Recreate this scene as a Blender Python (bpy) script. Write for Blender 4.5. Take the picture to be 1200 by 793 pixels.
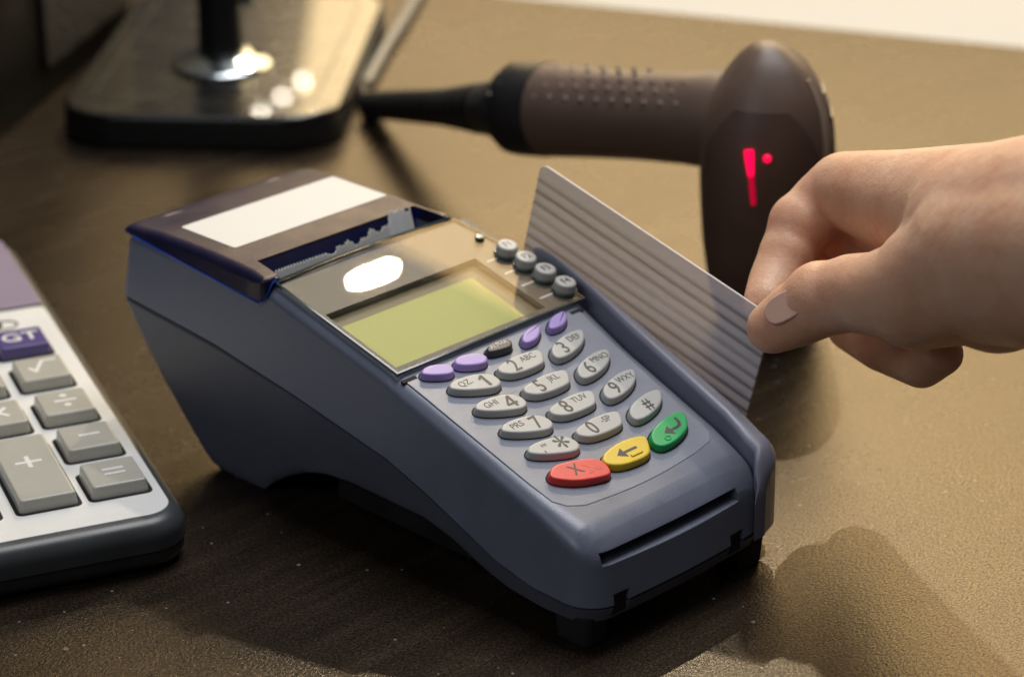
import bpy, bmesh, math, random
from mathutils import Vector, Matrix
random.seed(7)
S = 0.001                                   # everything below is written in millimetres
for o in list(bpy.data.objects): bpy.data.objects.remove(o)
scn = bpy.context.scene
COL = scn.collection

# ------------------------------------------------------------------ camera
CAM = Vector((-452.9, -425.7, 367.85)); YAW, PITCH, ROLL, FLEN = 0.782588, 0.412834, -0.009278, 2.56839
fw = Vector((math.sin(YAW)*math.cos(PITCH), math.cos(YAW)*math.cos(PITCH), -math.sin(PITCH)))
r0 = fw.cross(Vector((0, 0, 1))).normalized(); u0 = r0.cross(fw)
rt = math.cos(ROLL)*r0 + math.sin(ROLL)*u0; up = -math.sin(ROLL)*r0 + math.cos(ROLL)*u0
cd = bpy.data.cameras.new('camera'); cam = bpy.data.objects.new('camera', cd); COL.objects.link(cam)
m = Matrix((rt, up, -fw)).transposed().to_4x4(); m.translation = CAM*S
cam.matrix_world = m
cd.sensor_fit = 'HORIZONTAL'; cd.sensor_width = 36; cd.lens = FLEN*36
cd.clip_start = 0.02; cd.clip_end = 50
cd.dof.use_dof = True; cd.dof.focus_distance = 0.740; cd.dof.aperture_fstop = 10.5
scn.camera = cam
def at(px, py, depth):                      # a point seen at photo pixel (px, py), depth mm in front of the lens
    F = FLEN*1200
    return CAM + (fw + rt*((px-600)/F) - up*((py-396.5)/F))*depth

# ------------------------------------------------------------------ world, lamps, exposure
w = bpy.data.worlds.new('World'); scn.world = w; w.use_nodes = True
bg = w.node_tree.nodes['Background']; bg.inputs[0].default_value = (0.9, 0.93, 1.0, 1); bg.inputs[1].default_value = 0.04
scn.view_settings.view_transform = 'Standard'; scn.view_settings.look = 'None'
scn.view_settings.exposure = 0.0; scn.view_settings.gamma = 1.0; scn.view_settings.use_curve_mapping = False
def lamp(name, target, az, el, dist, shape, sx, sy, power, col, xaxis=None):
    a, e = math.radians(az), math.radians(el)
    d = Vector((math.sin(a)*math.cos(e), math.cos(a)*math.cos(e), math.sin(e)))
    ld = bpy.data.lights.new(name, 'AREA'); ld.shape = shape; ld.size = sx*S; ld.size_y = sy*S
    ld.energy = power; ld.color = col
    o = bpy.data.objects.new(name, ld); COL.objects.link(o)
    o.location = (Vector(target)+d*dist)*S
    if xaxis is None: o.rotation_euler = d.to_track_quat('Z', 'Y').to_euler()
    else:
        ax = Vector(xaxis); ax = (ax-d*ax.dot(d)).normalized(); o.rotation_euler = Matrix((ax, d.cross(ax), d)).transposed().to_euler()
    return o
lamp('ceiling_spot', (41, 124, 70), 54.6, 41.3, 1600, 'ELLIPSE', 38, 4, 6.8, (1.0, 0.91, 0.74), (1, 0, 0))
lamp('warm_back_glow', (120, 120, 0), 63, 28.6, 1900, 'RECTANGLE', 1750, 1000, 26, (1.0, 0.73, 0.38))  # area light added at the back right for the tan glow and reflections
lamp('overhead_panel', (40, 120, 40), 75, 74, 1500, 'RECTANGLE', 800, 800, 16.5, (0.98, 0.985, 1.0))
def tp(u, v, z=3.0):                        # a point seen at photo pixel (u, v) at height z above the table
    d_ = fw+rt*((u-600)/(FLEN*1200))-up*((v-396.5)/(FLEN*1200)); t_ = (z-CAM.z)/d_.z; return CAM+d_*t_
for i, (px, py, az, el) in enumerate([(306, 132, 39.16, 18.6), (331, 114, 39.66, 18.30), (355, 95, 40.13, 17.97)]):
    lamp('far_spot', tp(px, py, 15.2), az, el, 1500, 'DISK', 7, 7, 0.008, (1.0, 0.9, 0.75))

lamp('room_fill', (40, 100, 30), 262, 38, 1900, 'RECTANGLE', 1100, 700, 5.0, (0.9, 0.94, 1.0))
# ------------------------------------------------------------------ materials
def mat(name, col, rough=0.5, metal=0.0, spec=0.5, coat=0.0, tint=None):
    M = bpy.data.materials.new(name); M.use_nodes = True
    b = M.node_tree.nodes['Principled BSDF']
    b.inputs['Base Color'].default_value = (*col, 1); b.inputs['Roughness'].default_value = rough
    b.inputs['Metallic'].default_value = metal; b.inputs['Specular IOR Level'].default_value = spec
    b.inputs['Coat Weight'].default_value = coat
    if tint: b.inputs['Specular Tint'].default_value = (*tint, 1)
    return M
def nodes(M): return M.node_tree.nodes, M.node_tree.links, M.node_tree.nodes['Principled BSDF']
def tex(M, scale, detail=4, rough=0.6, stretch=None, rotz=0):
    n, l, b = nodes(M)
    tc = n.new('ShaderNodeTexCoord'); mp = n.new('ShaderNodeMapping'); t = n.new('ShaderNodeTexNoise')
    l.new(tc.outputs['Object'], mp.inputs[0]); l.new(mp.outputs[0], t.inputs['Vector'])
    if stretch: mp.inputs['Scale'].default_value = stretch
    mp.inputs['Rotation'].default_value = (0, 0, rotz)
    t.inputs['Scale'].default_value = scale; t.inputs['Detail'].default_value = detail; t.inputs['Roughness'].default_value = rough
    return t
def ramp(M, fac, stops):
    n, l, b = nodes(M); r = n.new('ShaderNodeValToRGB'); l.new(fac, r.inputs[0])
    e = r.color_ramp.elements
    while len(e) < len(stops): e.new(0.5)
    for k, (p, c) in enumerate(stops): e[k].position = p; e[k].color = (*c, 1) if len(c) == 3 else c
    return r
def bump(M, height, strength, dist, prev=None):
    n, l, b = nodes(M); bp = n.new('ShaderNodeBump'); bp.inputs['Strength'].default_value = strength
    bp.inputs['Distance'].default_value = dist*S; l.new(height, bp.inputs['Height'])
    if prev: l.new(prev.outputs[0], bp.inputs['Normal'])
    l.new(bp.outputs[0], b.inputs['Normal']); return bp
def plastic(name, col, rough, grain=0.25, var=0.12, gscale=1800, spec=0.5, gd=0.12):
    M = mat(name, col, rough, spec=spec); n, l, b = nodes(M)
    t = tex(M, gscale, 2); bump(M, t.outputs[0], grain, gd)
    t2 = tex(M, 60, 5)
    lo = tuple(c*(1-var) for c in col); hi = tuple(c*(1+var) for c in col)
    r = ramp(M, t2.outputs[0], [(0.3, lo), (0.7, hi)]); l.new(r.outputs[0], b.inputs['Base Color'])
    r2 = ramp(M, t2.outputs[0], [(0.3, (rough*.85,)*3), (0.75, (rough*1.18,)*3)]); l.new(r2.outputs[0], b.inputs['Roughness'])
    return M

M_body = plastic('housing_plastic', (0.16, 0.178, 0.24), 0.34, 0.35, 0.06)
n, l, b = nodes(M_body)                     # fine pale metallic flecks in the moulded plastic
fl = tex(M_body, 2600, 1); fr = ramp(M_body, fl.outputs[0], [(0.60, (0, 0, 0)), (0.72, (0.45, 0.45, 0.45))])
l.new(fr.outputs[0], b.inputs['Metallic'])
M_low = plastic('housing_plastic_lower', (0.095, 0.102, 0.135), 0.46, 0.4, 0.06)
M_plate = plastic('keypad_plate_plastic', (0.225, 0.245, 0.315), 0.33, 0.45, 0.06)
M_rail = plastic('guard_plastic', (0.25, 0.255, 0.33), 0.36, 0.3, 0.05)
M_black = plastic('black_plastic', (0.012, 0.012, 0.013), 0.45, 0.3, 0.2)
M_foot = plastic('rubber', (0.01, 0.01, 0.01), 0.75, 0.3, 0.2)
M_cover = mat('smoked_blue_plastic', (0.010, 0.011, 0.045), 0.42, spec=0.5, tint=(1.0, 0.78, 0.6))
t = tex(M_cover, 1500, 2); bump(M_cover, t.outputs[0], 0.6, 0.16)
n, l, b = nodes(M_cover); b.inputs['Transmission Weight'].default_value = 0.15
t2 = tex(M_cover, 90, 6); rr = ramp(M_cover, t2.outputs[0], [(0.35, (0.36,)*3), (0.7, (0.5,)*3)]); l.new(rr.outputs[0], b.inputs['Roughness'])
M_well = mat('blue_well_plastic', (0.01, 0.016, 0.13), 0.25, spec=0.6)
M_lit_edge = mat('lit_blue_edge', (0.015, 0.06, 0.42), 0.2, spec=0.6)  # brighter blue: light caught in the translucent cover's edge, put into the colour
M_key = plastic('grey_key_rubber', (0.47, 0.472, 0.46), 0.42, 0.12, 0.04)
M_print = mat('dark_grey_print', (0.022, 0.021, 0.02), 0.5)
M_purple = plastic('purple_key_rubber', (0.40, 0.29, 0.70), 0.4, 0.12, 0.05)
M_alpha = plastic('charcoal_key_rubber', (0.04, 0.04, 0.05), 0.4, 0.12, 0.1)
M_red = plastic('red_key_rubber', (0.78, 0.055, 0.045), 0.4, 0.12, 0.05)
M_yel = plastic('yellow_key_rubber', (0.80, 0.56, 0.02), 0.4, 0.12, 0.05)
M_grn = plastic('green_key_rubber', (0.01, 0.42, 0.12), 0.4, 0.12, 0.05)
M_palep = mat('pale_print', (0.62, 0.62, 0.60), 0.5)
M_label = mat('white_label', (0.72, 0.72, 0.70), 0.55)
M_paper = mat('receipt_paper', (0.90, 0.92, 0.93), 0.8)
n, l, b = nodes(M_paper); ts = n.new('ShaderNodeBsdfTranslucent'); ts.inputs[0].default_value = (.9, .92, .93, 1); mxp = n.new('ShaderNodeMixShader'); mxp.inputs[0].default_value = 0.3
l.new(b.outputs[0], mxp.inputs[1]); l.new(ts.outputs[0], mxp.inputs[2]); l.new(mxp.outputs[0], n['Material Output'].inputs[0])
M_mask = mat('screen_mask', (0.045, 0.036, 0.026), 0.5)
M_lcdw = mat('lcd_border', (0.17, 0.135, 0.06), 0.55)
M_lcd = mat('lcd_segment_glass', (0.33, 0.355, 0.045), 0.5)
M_dark = mat('dark_gap', (0.004, 0.004, 0.005), 0.8)

def clear(name, ior, rough, tint, scratch):
    M = bpy.data.materials.new(name); M.use_nodes = True; nt = M.node_tree; n, l = nt.nodes, nt.links
    n.remove(n['Principled BSDF']); out = n['Material Output']
    tr = n.new('ShaderNodeBsdfTransparent'); gl = n.new('ShaderNodeBsdfGlossy'); fr = n.new('ShaderNodeFresnel'); mx = n.new('ShaderNodeMixShader')
    fr.inputs[0].default_value = ior; gl.inputs['Roughness'].default_value = rough; gl.inputs['Color'].default_value = (*tint, 1)
    ge = n.new('ShaderNodeNewGeometry'); inv = n.new('ShaderNodeMath'); inv.operation = 'SUBTRACT'; inv.inputs[0].default_value = 1; l.new(ge.outputs['Backfacing'], inv.inputs[1])
    fm = n.new('ShaderNodeMath'); fm.operation = 'MULTIPLY'; l.new(fr.outputs[0], fm.inputs[0]); l.new(inv.outputs[0], fm.inputs[1])
    l.new(fm.outputs[0], mx.inputs[0]); l.new(tr.outputs[0], mx.inputs[1]); l.new(gl.outputs[0], mx.inputs[2])
    # hairline scratches: a thin diffuse haze where several stretched noises cross a threshold
    tc = n.new('ShaderNodeTexCoord'); last = None
    for ang, sc, th in ((0.5, 900, 0.70), (-0.8, 1100, 0.71), (1.7, 1000, 0.705), (2.6, 1300, 0.715)):
        mp = n.new('ShaderNodeMapping'); t = n.new('ShaderNodeTexNoise'); r = n.new('ShaderNodeValToRGB')
        mp.inputs['Rotation'].default_value = (0, 0, ang); mp.inputs['Scale'].default_value = (1, 0.06, 1)
        l.new(tc.outputs['Object'], mp.inputs[0]); l.new(mp.outputs[0], t.inputs[0]); t.inputs['Scale'].default_value = sc; t.inputs['Detail'].default_value = 2
        r.color_ramp.elements[0].position = th; r.color_ramp.elements[1].position = th+0.03; l.new(t.outputs[0], r.inputs[0])
        if last:
            a = n.new('ShaderNodeMath'); a.operation = 'MAXIMUM'; l.new(last, a.inputs[0]); l.new(r.outputs[0], a.inputs[1]); last = a.outputs[0]
        else: last = r.outputs[0]
    df = n.new('ShaderNodeBsdfGlossy'); df.inputs['Roughness'].default_value = 0.55; df.inputs['Color'].default_value = (1, .95, .85, 1)
    ml = n.new('ShaderNodeMath'); ml.operation = 'MULTIPLY'; ml.inputs[1].default_value = scratch; l.new(last, ml.inputs[0])
    mx2 = n.new('ShaderNodeMixShader'); l.new(ml.outputs[0], mx2.inputs[0]); l.new(mx.outputs[0], mx2.inputs[1]); l.new(df.outputs[0], mx2.inputs[2])
    l.new(mx2.outputs[0], out.inputs[0]); return M
M_glass = clear('screen_glass', 1.52, 0.008, (1, 0.86, 0.62), 0.05)
M_gedge = mat('glass_edge', (0.03, 0.05, 0.05), 0.15, spec=0.8)

# ------------------------------------------------------------------ mesh helpers
def link(name, bm, M, parent=None, smooth=35, sharp=True):
    bmesh.ops.recalc_face_normals(bm, faces=bm.faces)
    for v in bm.verts: v.co *= S
    me = bpy.data.meshes.new(name); bm.to_mesh(me); bm.free()
    for p in me.polygons: p.use_smooth = True
    if sharp: me.set_sharp_from_angle(angle=math.radians(smooth))
    if M: me.materials.append(M)
    o = bpy.data.objects.new(name, me); COL.objects.link(o)
    if len(me.polygons) < 6000:
        wn = o.modifiers.new('wn', 'WEIGHTED_NORMAL'); wn.keep_sharp = True; wn.weight = 80
    if parent: o.parent = parent
    return o
def tag(o, label=None, cat=None, group=None, kind=None):
    for k, v in (('label', label), ('category', cat), ('group', group), ('kind', kind)):
        if v: o[k] = v
    return o
def empty(name, label, cat, group=None):
    o = bpy.data.objects.new(name, None); COL.objects.link(o); o.empty_display_size = 0.01
    return tag(o, label, cat, group)
def lerp_fn(pts):
    def f(y):
        if y <= pts[0][0]: return pts[0][1] + (y-pts[0][0])*0
        for (a, b_), (c, d) in zip(pts, pts[1:]):
            if y <= c: return b_+(d-b_)*(y-a)/(c-a)
        return pts[-1][1]
    return f
def dedupe(pts):
    out = []
    for p in pts:
        if not out or (abs(p[0]-out[-1][0])+abs(p[1]-out[-1][1])) > 0.25: out.append(p)
    if abs(out[0][0]-out[-1][0])+abs(out[0][1]-out[-1][1]) <= 0.25: out.pop()
    return out
def normals2(pts):                          # inward normals of a counter-clockwise outline
    N = []; k = len(pts)
    for i in range(k):
        a, c = Vector(pts[i-1]), Vector(pts[(i+1) % k]); d = (c-a).normalized(); N.append(Vector((-d.y, d.x)))
    return N
def area2(pts): return sum(a[0]*b_[1]-b_[0]*a[1] for a, b_ in zip(pts, pts[1:]+pts[:1]))/2
def chaikin(pts, it=2):
    for _ in range(it):
        q = []
        for a, b_ in zip(pts, pts[1:]+pts[:1]):
            q.append((a[0]*.75+b_[0]*.25, a[1]*.75+b_[1]*.25)); q.append((a[0]*.25+b_[0]*.75, a[1]*.25+b_[1]*.75))
        pts = q
    return pts
def rrect(x0, x1, y0, y1, r, seg=6):
    pts = []
    rs = r if isinstance(r, (list, tuple)) else [r]*4       # order: bottom-right, top-right, top-left, bottom-left
    for (cx, cy, a0), rr_ in zip(((x1, y0, -90), (x1, y1, 0), (x0, y1, 90), (x0, y0, 180)), rs):
        sx = -1 if cx == x1 else 1; sy = 1 if cy == y0 else -1
        for k in range(seg+1):
            a = math.radians(a0+90*k/seg); pts.append((cx+sx*rr_+rr_*math.cos(a), cy+sy*rr_+rr_*math.sin(a)))
    return pts
def loft(bm, rings, caps=(True, True)):
    V = [[bm.verts.new(p) for p in r] for r in rings]; k = len(rings[0])
    for a, b_ in zip(V, V[1:]):
        for i in range(k): bm.faces.new((a[i], a[(i+1) % k], b_[(i+1) % k], b_[i]))
    if caps[0]: bm.faces.new(V[0][::-1])
    if caps[1]: bm.faces.new(V[-1])
    return V
def prism(outline, z0, z1, r=0.5, draft=0.0, rb=0.0, seg=3):
    """Extruded outline, rounded over by r at the top (rb at the bottom); plane coordinates."""
    if area2(outline) < 0: outline = outline[::-1]
    N = normals2(outline); rings = []
    def ring(ins, z): rings.append([(p[0]+n_.x*ins, p[1]+n_.y*ins, z) for p, n_ in zip(outline, N)])
    if rb:
        for k in range(seg): a = k/seg*math.pi/2; ring(rb*(1-math.sin(a)), z0+rb*(1-math.cos(a)))
    ring(0, z0+rb)
    for k in range(seg+1):
        a = k/seg*math.pi/2; ring(draft+r*(1-math.cos(a)), z1-r+r*math.sin(a))
    if r >= 0.3: ring(draft+r+0.25, z1)
    bm = bmesh.new(); loft(bm, rings); return bm
def box(x0, x1, y0, y1, z0, z1, bev=0.0, seg=2, bm=None):
    b2 = bmesh.new(); bmesh.ops.create_cube(b2, size=1)
    for v in b2.verts:
        v.co = Vector((x0 if v.co.x < 0 else x1, y0 if v.co.y < 0 else y1, z0 if v.co.z < 0 else z1))
    if bev: bmesh.ops.bevel(b2, geom=b2.edges[:], offset=bev, segments=seg, affect='EDGES', profile=0.5)
    return b2
def xf(bm, mt):
    bmesh.ops.transform(bm, matrix=mt, verts=bm.verts); return bm
def frame(o, ex, ey):
    ex = Vector(ex).normalized(); ey = Vector(ey).normalized(); ez = ex.cross(ey)
    M_ = Matrix((ex, ey, ez)).transposed().to_4x4(); M_.translation = Vector(o); return M_
def tube(path, rad, seg=12, bm=None, close=True):
    bm = bm or bmesh.new(); P = [Vector(p) for p in path]; R_ = rad if isinstance(rad, list) else [rad]*len(P); rings = []
    T0 = (P[1]-P[0]).normalized(); ref = Vector((0, 0, 1)) if abs(T0.z) < .9 else Vector((1, 0, 0)); nrm = ref.cross(T0).normalized()
    for i, p in enumerate(P):
        T = (P[min(i+1, len(P)-1)]-P[max(i-1, 0)]).normalized(); nrm = (nrm-T*nrm.dot(T)).normalized(); bn = T.cross(nrm)
        rings.append([p+(nrm*math.cos(a)+bn*math.sin(a))*R_[i] for a in [2*math.pi*k/seg for k in range(seg)]])
    loft(bm, rings, (close, close)); return bm
def spline(pts, n_=8):
    P = [Vector(p) for p in pts]; P = [P[0]*2-P[1]]+P+[P[-1]*2-P[-2]]; out = []
    for i in range(1, len(P)-2):
        for k in range(n_):
            t_ = k/n_; a, b_, c, d = P[i-1:i+3]
            out.append(.5*((2*b_)+(c-a)*t_+(2*a-5*b_+4*c-d)*t_*t_+(3*b_-a-3*c+d)*t_**3))
    out.append(P[-2]); return out
def text(name, s, size, mt, M, parent, align='CENTER', sx=1.0, bold=0.0, thick=0.02):
    cu = bpy.data.curves.new(name, 'FONT'); cu.body = s; cu.size = size; cu.align_x = align; cu.align_y = 'CENTER'; cu.extrude = thick; cu.offset = bold; cu.resolution_u = 3
    tmp = bpy.data.objects.new(name, cu); COL.objects.link(tmp)
    dg = bpy.context.evaluated_depsgraph_get(); me = bpy.data.meshes.new_from_object(tmp.evaluated_get(dg))
    bpy.data.objects.remove(tmp); me.name = name
    me.transform(Matrix.Diagonal((sx, 1, 1, 1))); me.transform(mt); me.transform(Matrix.Scale(S, 4))
    me.materials.clear(); me.materials.append(M)
    o = bpy.data.objects.new(name, me); COL.objects.link(o); o.parent = parent; return o
def plan_shell(outline, zb, zt, ri, rd, draft, bevel_b=0.3, cuts=None, gy=None, mids=1):
    """Closed shell over a plan outline: bottom follows zb(y), top zt(y); top edge rounded by ri/rd (functions of y)."""
    if area2(outline) < 0: outline = outline[::-1]
    N = normals2(outline); rings = []
    rings.append([(p[0]+n_.x*bevel_b, p[1]+n_.y*bevel_b, -100) for p, n_ in zip(outline, N)])
    rings.append([(p[0], p[1], -100+bevel_b) for p in outline])
    for k in range(8):
        a = k/7*math.pi/2
        rings.append([(p[0]+n_.x*(draft(p)+ri(p[1])*(1-math.cos(a))), p[1]+n_.y*(draft(p)+ri(p[1])*(1-math.cos(a))), -rd(p[1])*(1-math.sin(a))) for p, n_ in zip(outline, N)])
    bm = bmesh.new(); loft(bm, rings)
    for c in cuts or []:
        bmesh.ops.bisect_plane(bm, geom=bm.verts[:]+bm.edges[:]+bm.faces[:], plane_co=(0, c, 0), plane_no=(0, 1, 0), dist=1e-4)
    for v in bm.verts:
        y = v.co.y
        zz = v.co.z
        if zz > -9: v.co.z = zt(y)+zz
        elif zz < -98.5: v.co.z = zb(y)+zz+100
        else: f_ = (zz+100)/(100-rd(y)); v.co.z = zb(y)+(zt(y)-rd(y)-zb(y))*f_
    return bm
def cutter(o, bm, name='cut'):
    for v in bm.verts: v.co *= S
    bmesh.ops.recalc_face_normals(bm, faces=bm.faces)
    me = bpy.data.meshes.new(name); bm.to_mesh(me); bm.free()
    c = bpy.data.objects.new(name, me); COL.objects.link(c)
    o.modifiers.clear(); md = o.modifiers.new('cut', 'BOOLEAN'); md.object = c; md.operation = 'DIFFERENCE'; md.solver = 'EXACT'
    dg = bpy.context.evaluated_depsgraph_get(); new = bpy.data.meshes.new_from_object(o.evaluated_get(dg))
    o.modifiers.clear(); wn = o.modifiers.new('wn', 'WEIGHTED_NORMAL'); wn.keep_sharp = True; old = o.data; o.data = new; bpy.data.objects.remove(c)
    if not new.materials: new.materials.append(old.materials[0])
    new.set_sharp_from_angle(angle=math.radians(35))

# ------------------------------------------------------------------ setting: table, pale surface beyond its edge
M_table = mat('dark_table_laminate', (0.03, 0.022, 0.016), 0.42, spec=0.55, tint=(1.0, 0.73, 0.39))
n, l, b = nodes(M_table)
GR = math.radians(47)
g1 = tex(M_table, 9, 6, 0.65, (1.0, 14.0, 1), GR)
g2 = tex(M_table, 40, 5, 0.6, (1.0, 10.0, 1), GR)
r1 = ramp(M_table, g1.outputs[0], [(0.30, (0.009, 0.0065, 0.005)), (0.5, (0.018, 0.0125, 0.009)), (0.72, (0.036, 0.0245, 0.017))])
mxr = n.new('ShaderNodeMix'); mxr.data_type = 'RGBA'; mxr.blend_type = 'MULTIPLY'; mxr.inputs[0].default_value = 0.7
r2 = ramp(M_table, g2.outputs[0], [(0.3, (0.55,)*3), (0.65, (1.15,)*3)])
l.new(r1.outputs[0], mxr.inputs[6]); l.new(r2.outputs[0], mxr.inputs[7]); sg = tex(M_table, 1400, 2, 0.5, (0.7, 1.3, 1), GR); sgr = ramp(M_table, sg.outputs[0], [(0.38, (0.45,)*3), (0.5, (1.0,)*3), (0.64, (2.0,)*3)])  # fine speckle: pits darker, ridges lighter, painting the grain's sparkle into the colour
mx3 = n.new('ShaderNodeMix'); mx3.data_type = 'RGBA'; mx3.blend_type = 'MULTIPLY'; mx3.inputs[0].default_value = 0.8; l.new(mxr.outputs[2], mx3.inputs[6]); l.new(sgr.outputs[0], mx3.inputs[7])
dst = tex(M_table, 420, 0); dr = ramp(M_table, dst.outputs[0], [(0.835, (0, 0, 0)), (0.85, (0.5, 0.5, 0.5))])       # dust specks
mx4 = n.new('ShaderNodeMix'); mx4.data_type = 'RGBA'; mx4.inputs[7].default_value = (0.35, 0.32, 0.28, 1); l.new(dr.outputs[0], mx4.inputs[0]); l.new(mx3.outputs[2], mx4.inputs[6])
l.new(mx4.outputs[2], b.inputs['Base Color'])
spr = ramp(M_table, sg.outputs[0], [(0.36, (0.22,)*3), (0.66, (0.95,)*3)]); l.new(spr.outputs[0], b.inputs['Specular IOR Level'])
bm1 = tex(M_table, 1150, 3, 0.6, (0.75, 1.3, 1), GR); bm2 = tex(M_table, 330, 3, 0.6, (0.5, 1.4, 1), GR)
b1 = bump(M_table, bm2.outputs[0], 0.14, 0.4); b2 = bump(M_table, bm1.outputs[0], 0.42, 0.36, b1)
g3 = tex(M_table, 14, 5); r3 = ramp(M_table, g3.outputs[0], [(0.3, (0.24,)*3), (0.7, (0.31,)*3)]); l.new(r3.outputs[0], b.inputs['Roughness'])
e0, e1 = Vector((445.4, 451.6, 0)), Vector((542.4, 236.5, 0)); ed = (e1-e0).normalized(); en = Vector((ed.y, -ed.x, 0))
if en.dot(e0) > 0: en = -en
c = [e0-ed*900, e1+ed*1500, e1+ed*1500+en*1700, e0-ed*900+en*1700]
bm = bmesh.new(); lo = [bm.verts.new(p-Vector((0, 0, 30))) for p in c]; hi = [bm.verts.new(p) for p in c]
bm.faces.new(lo); bm.faces.new(hi)
for i in range(4): bm.faces.new((lo[i], lo[(i+1) % 4], hi[(i+1) % 4], hi[i]))
bmesh.ops.bevel(bm, geom=[e for e in bm.edges], offset=1.5, segments=2, affect='EDGES')
tag(link('table', bm, M_table), kind='structure')
M_pale = plastic('pale_surface_paint', (0.52, 0.53, 0.54), 0.6, 0.1, 0.03)  # unidentified pale area, added just below table level so the lamps brighten it
c = [e0-ed*900-en*8, e1+ed*1500-en*8, e1+ed*1500-en*1500, e0-ed*900-en*1500]
bm = bmesh.new(); lo = [bm.verts.new(p-Vector((0, 0, 60))) for p in c]; hi = [bm.verts.new(p-Vector((0, 0, 35))) for p in c]
bm.faces.new(lo); bm.faces.new(hi)
for i in range(4): bm.faces.new((lo[i], lo[(i+1) % 4], hi[(i+1) % 4], hi[i]))
tag(link('pale_surface', bm, M_pale), kind='structure')

# ------------------------------------------------------------------ payment terminal
T = empty('payment_terminal', 'blue grey card payment terminal with number keys and yellow green screen', 'card terminal')
seam = lerp_fn([(-5, 12.5), (23, 13), (37, 16), (47, 20), (65, 27), (82, 32.5), (120, 39.3), (159, 45), (206, 48.6)])
KS = 0.3; tk = math.tan(KS)
ztop = lerp_fn([(-6, 45-2.6-41*tk), (82, 45-2.6+47*tk), (83.2, 57.6), (134, 70.3), (138, 70.3), (207, 69.5)])
Rr = lerp_fn([(0, 76), (14, 77), (60, 82), (84, 86), (112, 86), (120, 83), (128, 78.5), (200, 77)])
def body_outline(grow=0.0):
    pts = []
    for k in range(9):
        a = math.radians(90+90*k/8); pts.append((6+6*math.cos(a), 200.5+6*math.sin(a)))
    y = 198
    while y > 12: pts.append((0, y)); y -= 3
    for k in range(13):
        a = math.radians(180+90*k/12); pts.append((11+11*math.cos(a), 11+11*math.sin(a)))
    for x in (15, 20, 28, 36, 44, 52, 60): pts.append((x, -0.9*math.sin((x-11)/54.5*math.pi)))
    for k in range(13):
        a = math.radians(270+90*k/12); pts.append((65.5+11*math.cos(a), 11+11*math.sin(a)))
    y = 13
    while y < 199: pts.append((Rr(y), y)); y += 3
    for k in range(9):
        a = math.radians(0+90*k/8); pts.append((71+6*math.cos(a), 200.5+6*math.sin(a)))
    return pts
OUT = dedupe(body_outline())
ri = lerp_fn([(-1, 10), (4, 9.6), (10, 8), (22, 6), (206, 5)]); rd = lerp_fn([(-1, 8.2), (4, 7.8), (10, 6.4), (22, 4.6), (206, 4)])
cuts = [2+4*k for k in range(52)]+[82, 83.2, 134, 138]
drf = lambda p: (2.6 if p[1] > 60 else 1.2+1.4*max(p[1], 0)/60)
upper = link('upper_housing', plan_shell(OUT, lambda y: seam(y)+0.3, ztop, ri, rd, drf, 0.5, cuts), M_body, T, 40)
# screen recess, paper bay, front chip-card slot
cutter(upper, box(6.2, 69, 83.6, 115, 40, 90))
cutter(upper, box(9, 73.5, 136.0, 150, 50, 90))
cutter(upper, box(6.5, 62, -12, 14, 25.3, 28.9))
cutter(upper, box(9.0, 15.0, -8, 1.6, 12, 16.5)); cutter(upper, box(57, 63.0, -8, 1.6, 12, 16.5))
for zf, yb_ in ((52.5, None),):
    link('display_well', box(6.3, 68.9, 83.7, 114.9, 46, 48, 0), M_dark, T)
bm = bmesh.new()                            # chamfered lower lip of the slot
loft(bm, [[(x, -4, 22.2), (x, 1.4, 25.32), (x, 3.0, 26.2), (x, -4, 26.2)] for x in (6.52, 61.98)]); cutter(upper, bm)
link('slot_back', box(6.0, 62.5, 9, 14.4, 24, 30), M_dark, T)
# lower housing
botf = lerp_fn([(-5, 8.5), (20, 7), (34, 8), (44, 10.5), (56, 15), (68, 17.5), (100, 17.6), (112, 16.2), (122, 13.2), (131, 9), (138, 4.5), (142, 0.6), (147, 0.3), (206, 0.3)])
def gy(y): return y if y < 118 else 118+(y-118)*(166.5-118)/(206.5-118)
O2 = OUT if area2(OUT) > 0 else OUT[::-1]; N2 = normals2(O2); rings = []
def lring(f, ins, top=False):
    R_ = []
    for p, n_ in zip(O2, N2):
        x, y = p[0]+n_.x*ins, p[1]+n_.y*ins
        ff = f
        y2 = y+(gy(y)-y)*(ff**1.25)
        zt_ = seam(y)-0.3; zb_ = botf(gy(y))
        R_.append((x, y2, zt_+(zb_-zt_)*f))
    rings.append(R_)
lring(0, 0.7); lring(0.015, 0.25); 
for f in (0.15, 0.3, 0.5, 0.7, 0.88): lring(f, 0.25+1.6*f)
lring(0.96, 2.3); lring(1.0, 3.6)
bm = bmesh.new(); loft(bm, rings)
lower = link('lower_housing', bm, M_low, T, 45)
bmx = bmesh.new(); bmx.from_mesh(lower.data)
for c_ in range(4, 164, 4):
    fs = [f for f in bmx.faces if f.normal.z < -0.35]
    bmesh.ops.bisect_plane(bmx, geom=fs+list({e for f in fs for e in f.edges})+list({v for f in fs for v in f.verts}), plane_co=(0, c_*S, 0), plane_no=(0, 1, 0), dist=1e-7)
bmx.to_mesh(lower.data); bmx.free()
cutter(lower, box(9.0, 15.0, -8, 1.6, 9.5, 16.5)); cutter(lower, box(57, 63.0, -8, 1.6, 9.5, 16.5))
for x in (12, 60): link('latch_recess', box(x-2.95, x+2.95, 1.3, 2.6, 9.7, 16.3), M_black, T)
link('seam_gap', plan_shell([(p[0]*0.975+1, p[1]*0.985+1.5) for p in OUT], lambda y: seam(y)-1.2, lambda y: seam(y)+1.2, lambda y: .1, lambda y: .1, lambda p: 0, .1, cuts[:-4]), M_dark, T)
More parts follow.
